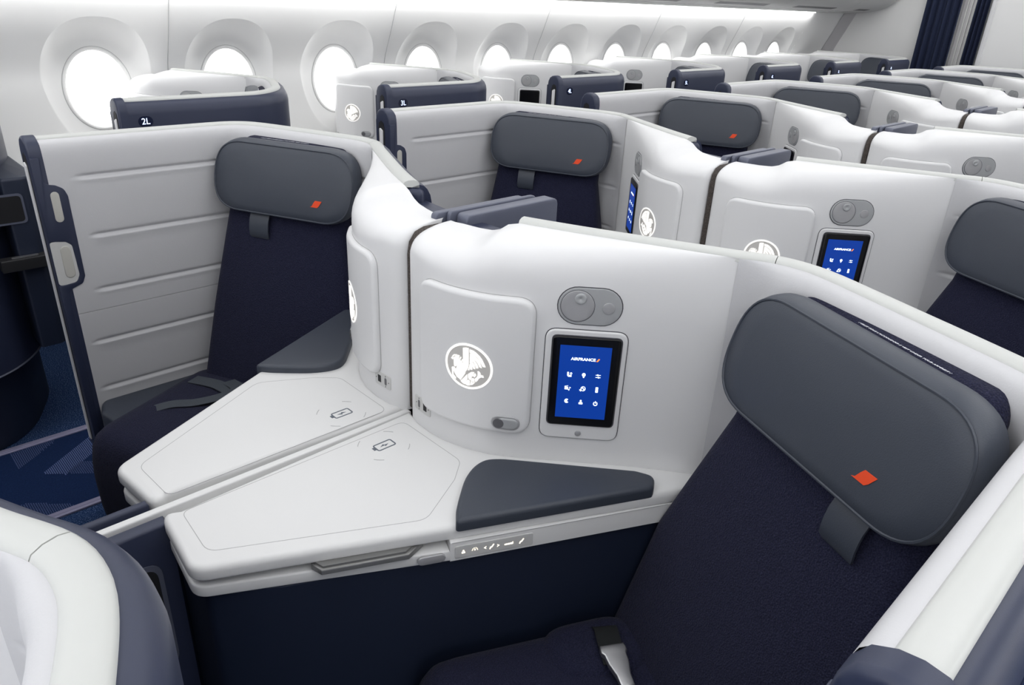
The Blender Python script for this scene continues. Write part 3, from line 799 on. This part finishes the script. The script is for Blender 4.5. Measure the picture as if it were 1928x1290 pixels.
def wall_left():
    bm = bmesh.new()
    Z0, Z1 = .60, 1.545
    N = 72
    for yc in Y_W:
        y0, y1 = yc-PITCH_W/2, yc+PITCH_W/2
        rows = []
        angs = [2*PI*k/N for k in range(N)]
        sq = []; ar = []; ov = []
        for a in angs:
            c, s = math.cos(a), math.sin(a)
            ov.append((yc+HWo*c, ZC+HHo*s))
            # arch shaped rim of the recess: round on top, narrow and long below
            if s >= 0:
                w_, h_ = .238, 1.412-1.14
                e = 1.0
                ar.append((yc+w_*math.copysign(abs(c)**.86, c), 1.14+h_*abs(s)**.86))
            else:
                ar.append((yc+(.238-.045*abs(s))*math.copysign(abs(c)**.85, c), 1.14+(1.14-.80)*-1*abs(s)**.9))
            # project the direction on the square
            dx = c; dz = s; k1 = (PITCH_W/2)/abs(dx) if abs(dx) > 1e-6 else 1e9
            k2 = ((Z1-1.12) if dz > 0 else (1.12-Z0))/abs(dz) if abs(dz) > 1e-6 else 1e9
            k = min(k1, k2); sq.append((yc+dx*k, 1.12+dz*k))
        # snap square corners
        for cy, cz in ((y0, Z0), (y1, Z0), (y0, Z1), (y1, Z1)):
            j = min(range(N), key=lambda q: (sq[q][0]-cy)**2+(sq[q][1]-cz)**2); sq[j] = (cy, cz)
        for q in (0, .15, .3, .45, .6, .75, .88, .96, 1.0):
            rows.append([(xw(b[1]*q+a[1]*(1-q)), a[0]*(1-q)+b[0]*q, a[1]*(1-q)+b[1]*q) for a, b in zip(sq, ar)])
        for q in (.05, .12, .2, .3, .4, .5, .6, .7, .8, .9, 1.0):
            e = 1-(1-q)**2.2
            rows.append([(xw(a[1])*(1-e)+XWIN*e, a[0]*(1-q)+b[0]*q, a[1]*(1-q)+b[1]*q) for a, b in zip(ar, ov)])
        grid(bm, rows, True)
    # plain strips: below, above, beyond the last window and ahead of the first
    def strip(ya, yb, za, zb, ny=2, nz=30):
        grid(bm, [[(xw(za+(zb-za)*j/nz), ya+(yb-ya)*i/ny, za+(zb-za)*j/nz) for i in range(ny+1)] for j in range(nz+1)])
    yA = Y_W[0]-PITCH_W/2; yB = Y_W[-1]+PITCH_W/2
    strip(yA, yB, 0, Z0); strip(yA, yB, Z1, 2.2)
    strip(yB, 8.62, 0, 2.2, 6, 60); strip(-6.0, yA, 0, 2.2)
    bmesh.ops.remove_doubles(bm, verts=bm.verts[:], dist=2e-4)
    bmesh.ops.recalc_face_normals(bm, faces=bm.faces[:])
    return bm
w = link('wall_left', wall_left(), sidew, smooth=32); tag(w, kind='structure')
tag(link('wall_right', wall_left(), sidew, side=-1, smooth=32), kind='structure')
tag(link('ceiling', boxm(bmesh.new(), -2.4, 2.4, -6.0, 8.7, 2.20, 2.24), sidew), kind='structure')
tag(link('wall_front', boxm(bmesh.new(), -2.9, 2.9, -6.06, -6.0, -.02, 2.24), sidew), kind='structure')
tag(link('wall_back', boxm(bmesh.new(), -2.9, 2.9, 8.60, 8.66, -.02, 2.24), sidew), kind='structure')
# seams between the side wall panels
for i in range(1, 13, 2):
    y = Y_W[0]-PITCH_W/2+PITCH_W*(i+1)
    if y > 8.3: break
    pts = [(xw(z)+.0006, y, z) for z in [.5+.035*k for k in range(31)]]
    tag(link('trim_%d' % (i//2+1), tube(bmesh.new(), pts, .0018, 6), seamg), kind='structure')
# corner post by the bulkhead
bm = bmesh.new(); grid(bm, [[(xw(z)+.004+.03*k, 8.44+.08*k, z) for k in (0, 1, 2)] for z in [.06*j for j in range(34)]])
bmesh.ops.recalc_face_normals(bm, faces=bm.faces[:]); tag(link('trim_9', bm, greyp), kind='structure')
for i, yc in enumerate(Y_W[2:]):
    bm = bmesh.new(); rows = []
    for r, x in ((.0, XWIN-.004), (-.003, XWIN+.003), (-.009, XWIN+.005), (-.016, XWIN+.001), (-.017, XWIN-.02)):
        rows.append([(x, yc+(HWo+r+.006)*math.cos(2*PI*k/64), ZC+(HHo+r+.006)*math.sin(2*PI*k/64)) for k in range(64)])
    grid(bm, rows, True); bmesh.ops.recalc_face_normals(bm, faces=bm.faces[:])
    wn = tag(empty('window_%d' % (i+1), (0, 0, 0)), kind='structure')
    link('window_frame', bm, sidew, wn)
    bm = bmesh.new(); tube(bm, [(XWIN+.0005, yc+(HWo+.007)*math.cos(2*PI*k/64), ZC+(HHo+.007)*math.sin(2*PI*k/64)) for k in range(64)], .0012, 5, True); link('frame_gap', bm, seamg, wn)
    bm = bmesh.new(); prism(bm, circle(0, 0, HWo-.008, 48, HHo-.008), 0, .004)
    for v in bm.verts: v.co = Vector((XWIN-.016-v.co.z, yc+v.co.x, ZC+v.co.y))
    bmesh.ops.recalc_face_normals(bm, faces=bm.faces[:]); link('pane', bm, glassm, wn)

# floor: flecked carpet, darker runner along the aisle, track covers
tag(link('floor', boxm(bmesh.new(), -2.9, 2.9, -6.0, 8.62, -.05, 0), carpet), kind='structure')
for sx, nm in ((-1, 'left'), (1, 'right')):
    rn = empty('aisle_carpet_runner', (0, 0, 0), 'dark blue carpet runner with woven pale chevrons along the %s aisle' % ('window side' if sx < 0 else 'far right'), 'carpet')
    x0, x1 = -1.678, -1.188
    if sx > 0: x0, x1 = 1.188, 1.678
    link('carpet_base', boxm(bmesh.new(), x0, x1, -2.5, 8.55, .0002, .003), carpet2, rn, smooth=0)
    # woven pattern: small raised stitches inside slanted bands, repeating down the aisle
    A = {0: bmesh.new(), 1: bmesh.new()}
    def inside(p, poly):
        c = False
        for i in range(len(poly)):
            a, b = poly[i-1], poly[i]
            if (a[1] > p[1]) != (b[1] > p[1]) and p[0] < (b[0]-a[0])*(p[1]-a[1])/(b[1]-a[1])+a[0]: c = not c
        return c
    bands = [(0, [(-1.458, .311), (-1.400, .371), (-1.540, .545), (-1.638, .535)]),
             (1, [(-1.410, .372), (-1.457, .424), (-1.30, .62), (-1.24, .57)]),
             (1, [(-1.657, .25), (-1.532, .253), (-1.60, .33), (-1.65, .395), (-1.672, .40)]),
             (1, [(-1.311, .20), (-1.311, .234), (-1.208, .344), (-1.19, .31), (-1.19, .2)])]
    rep = range(-1, 2) if sx < 0 else range(0, 1)
    for q in rep:
        for kind, poly in bands:
            pl = [(p[0] if sx < 0 else -p[0], p[1]+q*.62) for p in poly]
            xs = [p[0] for p in pl]; ys = [p[1] for p in pl]
            y = min(ys); r = 0
            while y < max(ys):
                x = min(xs)+(.005 if r % 2 else 0)
                while x < max(xs):
                    if inside((x, y), pl): boxm(A[kind], x-.0034, x+.0034, y-.0016, y+.0016, .003, .0042)
                    x += .0095
                y += .0062; r += 1
    link('woven_stitches', A[0], hatch, rn, smooth=0)['kind'] = 'stuff'
    link('woven_stitches', A[1], hatchd, rn, smooth=0)['kind'] = 'stuff'
    for xc in ((x0-.004, x1+.004)):
        bm = boxm(bmesh.new(), xc-.016, xc+.016, -2.5, 8.55, .001, .008, .003)
        bm2 = boxm(bm, xc-.004, xc+.004, -2.5, 8.55, .008, .0095, .001)
        side_ = 'centre suites' if abs(xc) < 1.4 else 'outer suites'
        tag(link('seat_track_cover', bm, trackm), 'lilac grey metal floor strip beside the %s, %s aisle' % (side_, 'left' if sx < 0 else 'right'), 'floor strip', 'track cover strips edging the aisle runners')

# overhead bins along the left side
bp = [(-2.605, 1.556), (-2.50, 1.565), (-2.36, 1.585), (-2.25, 1.615), (-2.16, 1.67), (-2.10, 1.75), (-2.07, 1.86), (-2.06, 2.0), (-2.06, 2.19)]
bc = [(p.x, p.y) for p in catmull([Vector((a, b, 0)) for a, b in bp], 6)]
y = -2.4; k = 0
while y < 8.5:
    y1 = min(y+1.27, 8.52)
    bt = empty('overhead_bin', (0, 0, 0), 'curved pale overhead bin above the windows, %s from the rear bulkhead' % (['first', 'second', 'third', 'fourth', 'fifth', 'sixth', 'seventh', 'eighth', 'ninth'][8-k]), 'bin', 'overhead bins above the left windows')
    if k == 8: bt['label'] = 'short curved pale overhead bin end beside the rear bulkhead'
    bm = bmesh.new()
    prism(bm, bc+[(-2.45, 2.19), (-2.61, 1.62)], 0, y1-y-.004)
    for v in bm.verts: v.co = Vector((v.co.x, y+v.co.z, v.co.y))
    bmesh.ops.recalc_face_normals(bm, faces=bm.faces[:]); link('bin_body', bm, binm, bt)
    # service strip with dark vent in the underside
    bm = bmesh.new()
    def Bn(a, b, o):
        P = Path(bc, False).at(a); return Vector((P[0].x+P[1].x*o, b, P[0].y+P[1].y*o))
    for (a0, a1, b0, b1, nm, mm) in ((.27, .33, y+.25, y1-.25, 'air_vent', mat_cache('recess')), (.19, .193, y+.02, y1-.02, 'panel_line', seamg), (.12, .122, y+.02, y1-.02, 'panel_line', seamg)):
        bm = bmesh.new(); prism(bm, [(a0, b0), (a1, b0), (a1, b1), (a0, b1)], .0, .0015); mapped(bm, Bn, .01); bmesh.ops.recalc_face_normals(bm, faces=bm.faces[:]); link(nm, bm, mm, bt, smooth=0)
    k += 1; y += 1.27
bm = boxm(bmesh.new(), -2.612, -2.600, -2.4, 7.76, 1.550, 1.5555, .001)
tag(link('cove_light', bm, coveg), 'glowing white light strip washing the side wall below the overhead bins', 'light strip')

# curtains at the aisle opening in the rear bulkhead
def curtain(x0, x1, y, n, label):
    bm = bmesh.new(); N = n*10; front = []; 
    for i in range(N+1):
        x = x0+(x1-x0)*i/N; yy = y-.028*math.cos(2*PI*n*i/N)*(0.75+.25*math.sin(i*1.7)); front.append((x, yy))
    back = [(x, yy+.006) for x, yy in front][::-1]
    prism(bm, front+back, .03, 2.18)
    return tag(link('aisle_curtain', bm, curt, smooth=60), label, 'curtain', 'navy curtains at the rear bulkhead')
curtain(-1.84, -1.515, 8.53, 5, 'wide navy curtain gathered in folds, left of the aisle opening')
curtain(-1.385, -1.268, 8.53, 3, 'narrow navy curtain gathered in folds, right of the aisle opening')
bm = boxm(bmesh.new(), -1.512, -1.39, 8.575, 8.60, 0, 2.18, .003)
tag(link('trim_20', bm, greyp), kind='structure')
bm = bmesh.new()
for xx in (-1.475, -1.44, -1.41): boxm(bm, xx-.006, xx+.006, 8.562, 8.58, 0, 2.18, .003)
tag(link('trim_21', bm, railm), kind='structure')
tag(link('trim_22', boxm(bmesh.new(), -1.262, -1.235, 8.54, 8.60, 0, 2.18, .004), white), kind='structure')

blackb = mat('dark_navy_badge', (0.006, 0.010, 0.035), 0.2)
# ------------------------------------------------------------------ place the suites and seats
ORD = ['first', 'second', 'third', 'fourth', 'fifth', 'sixth', 'seventh']
PITCH = 1.1
sx, sy = -2.783, .405
protoR = make_suite(1); protoL = make_suite(-1); protoW = make_suite(1, True)
seatR = make_seat(1); seatL = make_seat(-1)
used = set()
def put(proto, loc, name_label, cat, group, skip=()):
    if proto not in used and not skip: used.add(proto); o = proto
    else: o = copy_tree(proto, None, skip)
    o.location = loc; return tag(o, name_label, cat, group)
OFF = ('display', 'display_symbols', 'display_lettering', 'display_accent')
LIT = {('R', 0), ('R', 1), ('L', 1)}
place = [('R', n) for n in range(-1, 5)]+[('L', n) for n in range(-1, 7)]
place.sort(key=lambda q: q not in LIT)
for h, n in place:
    hand = 'right' if h == 'R' else 'left'
    if n < 0: lab = 'cream railed suite shell with navy back in the lower left corner' if h == 'R' else 'dark navy suite back at the left edge, low beside the carpet runner'
    else: lab = 'white suite shell, %s half of the centre pair, %s row from the camera' % (hand, ORD[n])
    put(protoR if h == 'R' else protoL, (0, n*PITCH, 0), lab, 'suite', 'suite shells of the centre pairs', () if (h, n) in LIT else OFF)
    if n >= 0:
        put(seatR if h == 'R' else seatL, (0, n*PITCH, 0), 'navy seat with slate headrest, %s half of the centre pair, %s row back' % (hand, ORD[n]), 'seat', 'seats of the centre pairs')
for n in range(-1, 7):
    lab = 'navy window suite back cut off by the left edge, ahead of the 2L suite' if n < 0 else 'white and navy window suite shell numbered %dL' % (n+2)
    o = put(protoW, (sx, sy+n*PITCH, 0), lab, 'suite', 'suite shells by the windows', OFF)
    o['label'] = lab
    if n >= 0:
        put(seatR, (sx, sy+n*PITCH+.03, 0), 'navy fabric seat with slate headrest inside the %dL window suite' % (n+2), 'seat', 'seats by the windows')
        # lit row number on the aisle side
        A = lambda y, z, off: Vector((1.137+off, y, z))
        bd = link('number_badge', plate_on(A, stadium(.497, 1.122, .050, .036, 8), -.001, .0012, step=None), blackb, o, smooth=30)
        bm = text_bm('%dL' % (n+2), .030, .0006, bold=.0001)
        for v in bm.verts: v.co = Vector((1.1382+v.co.z, .497+v.co.x*.95, 1.122+v.co.y))
        link('row_number', bm, numglow, bd, smooth=0)

def kill(o):
    for ch in [x for x in bpy.data.objects if x.parent == o]: kill(ch)
    bpy.data.objects.remove(o)
kill(protoW)
# what stands on the centre line of each row
def make_divider():
    t = empty('privacy_divider')
    K = lambda n_, b_, m_, sm=40: link(n_, b_, m_, t, 1, sm)
    for (x0, x1, y0, y1, zt) in ((-.030, -.012, .905, 1.165, 1.170), (-.009, .002, .930, 1.185, 1.173), (.006, .040, .945, 1.215, 1.170)):
        bm = bmesh.new(); prism(bm, rpoly([(y0, .76), (y1, .76), (y1, zt), (y0, zt)], [0, 0, .018, .012], 6), 0, x1-x0, .003, 3, .003)
        for v in bm.verts: v.co = Vector((x0+v.co.z, v.co.x, v.co.y))
        bmesh.ops.recalc_face_normals(bm, faces=bm.faces[:]); K('sliding_screen', bm, slatep)
    bm = bmesh.new(); pr = [(.829, .745), (.829, 1.10), (.834, 1.125), (.848, 1.143), (.87, 1.150), (.93, 1.150), (.93, 1.12), (.86, 1.11), (.86, .745)]
    prism(bm, pr, 0, .016)
    for v in bm.verts: v.co = Vector((-.008+v.co.z, v.co.x, v.co.y))
    bmesh.ops.recalc_face_normals(bm, faces=bm.faces[:]); K('brush_seal', bm, brush)
    K('centre_strip', prism(bmesh.new(), [(-.017, -.105), (-.001, -.105), (-.001, .826), (-.017, .826)], .66, .7375, .003), lidw)
    K('partition', boxm(bmesh.new(), .006, .034, -.105, .288, .02, .735, .006), navyp)
    K('slot', boxm(bmesh.new(), -.030, -.017, -.105, .285, .60, .715), blackm)
    K('partition', boxm(bmesh.new(), -.046, -.030, -.105, .278, .02, .742, .006), navyp)
    bm = bmesh.new(); prism(bm, rrect(.10, .42, .262, .665, .03, 6), 0, .002)
    for v in bm.verts: v.co = Vector((.034+v.co.z, v.co.x, v.co.y))
    bmesh.ops.recalc_face_normals(bm, faces=bm.faces[:]); K('stowage_surround', bm, slatep)
    bm = bmesh.new(); prism(bm, rrect(.108, .43, .254, .655, .025, 6), 0, .0026)
    for v in bm.verts: v.co = Vector((.034+v.co.z, v.co.x, v.co.y))
    bmesh.ops.recalc_face_normals(bm, faces=bm.faces[:]); K('stowage_opening', bm, blackm)
    return t
dv = make_divider()
for n in range(0, 7):
    o = dv if n == 0 else copy_tree(dv)
    o.location = (0, n*PITCH, 0)
    tag(o, 'slate privacy screen and brown seam between the pair in the %s row back' % ORD[n], 'divider', 'privacy dividers on the centre line')

# foot locker of the 2L suite, seen past the near window suite
w2 = [o for o in bpy.data.objects if o.get('label', '').endswith('numbered 2L')][0]
ox, oy = -sx, -sy
def LK(name, bm, m, par, side=1, smooth=40):
    for v in bm.verts: v.co.x += ox; v.co.y += oy
    return link(name, bm, m, par, 1, smooth)
ft = LK('foot_locker', prism(bmesh.new(), rpoly([(-2.35, .44), (-1.70, .44), (-1.70, .503), (-1.74, .55), (-2.35, .55)], [0, .01, .02, .01, 0]), .36, .965, .010), navyside, w2)
bm = bmesh.new(); prism(bm, rrect(.36, .815, .492, .915, .016, 5), 0, .003)
for v in bm.verts: v.co = Vector((-1.70+v.co.z, v.co.x, v.co.y))
bmesh.ops.recalc_face_normals(bm, faces=bm.faces[:]); LK('pocket_rim', bm, slatep, ft)
bm = bmesh.new(); prism(bm, rrect(.36, .822, .485, .908, .013, 5), 0, .0036)
for v in bm.verts: v.co = Vector((-1.70+v.co.z, v.co.x, v.co.y))
bmesh.ops.recalc_face_normals(bm, faces=bm.faces[:]); LK('pocket', bm, blackm, ft)
LK('pull_bar', boxm(bmesh.new(), -1.71, -1.665, .38, .530, .665, .705, .005), blackm, ft)
LK('pull_plate', prism(bmesh.new(), stadium(-1.685, .455, .014, .08), .705, .7075), steel, ft)
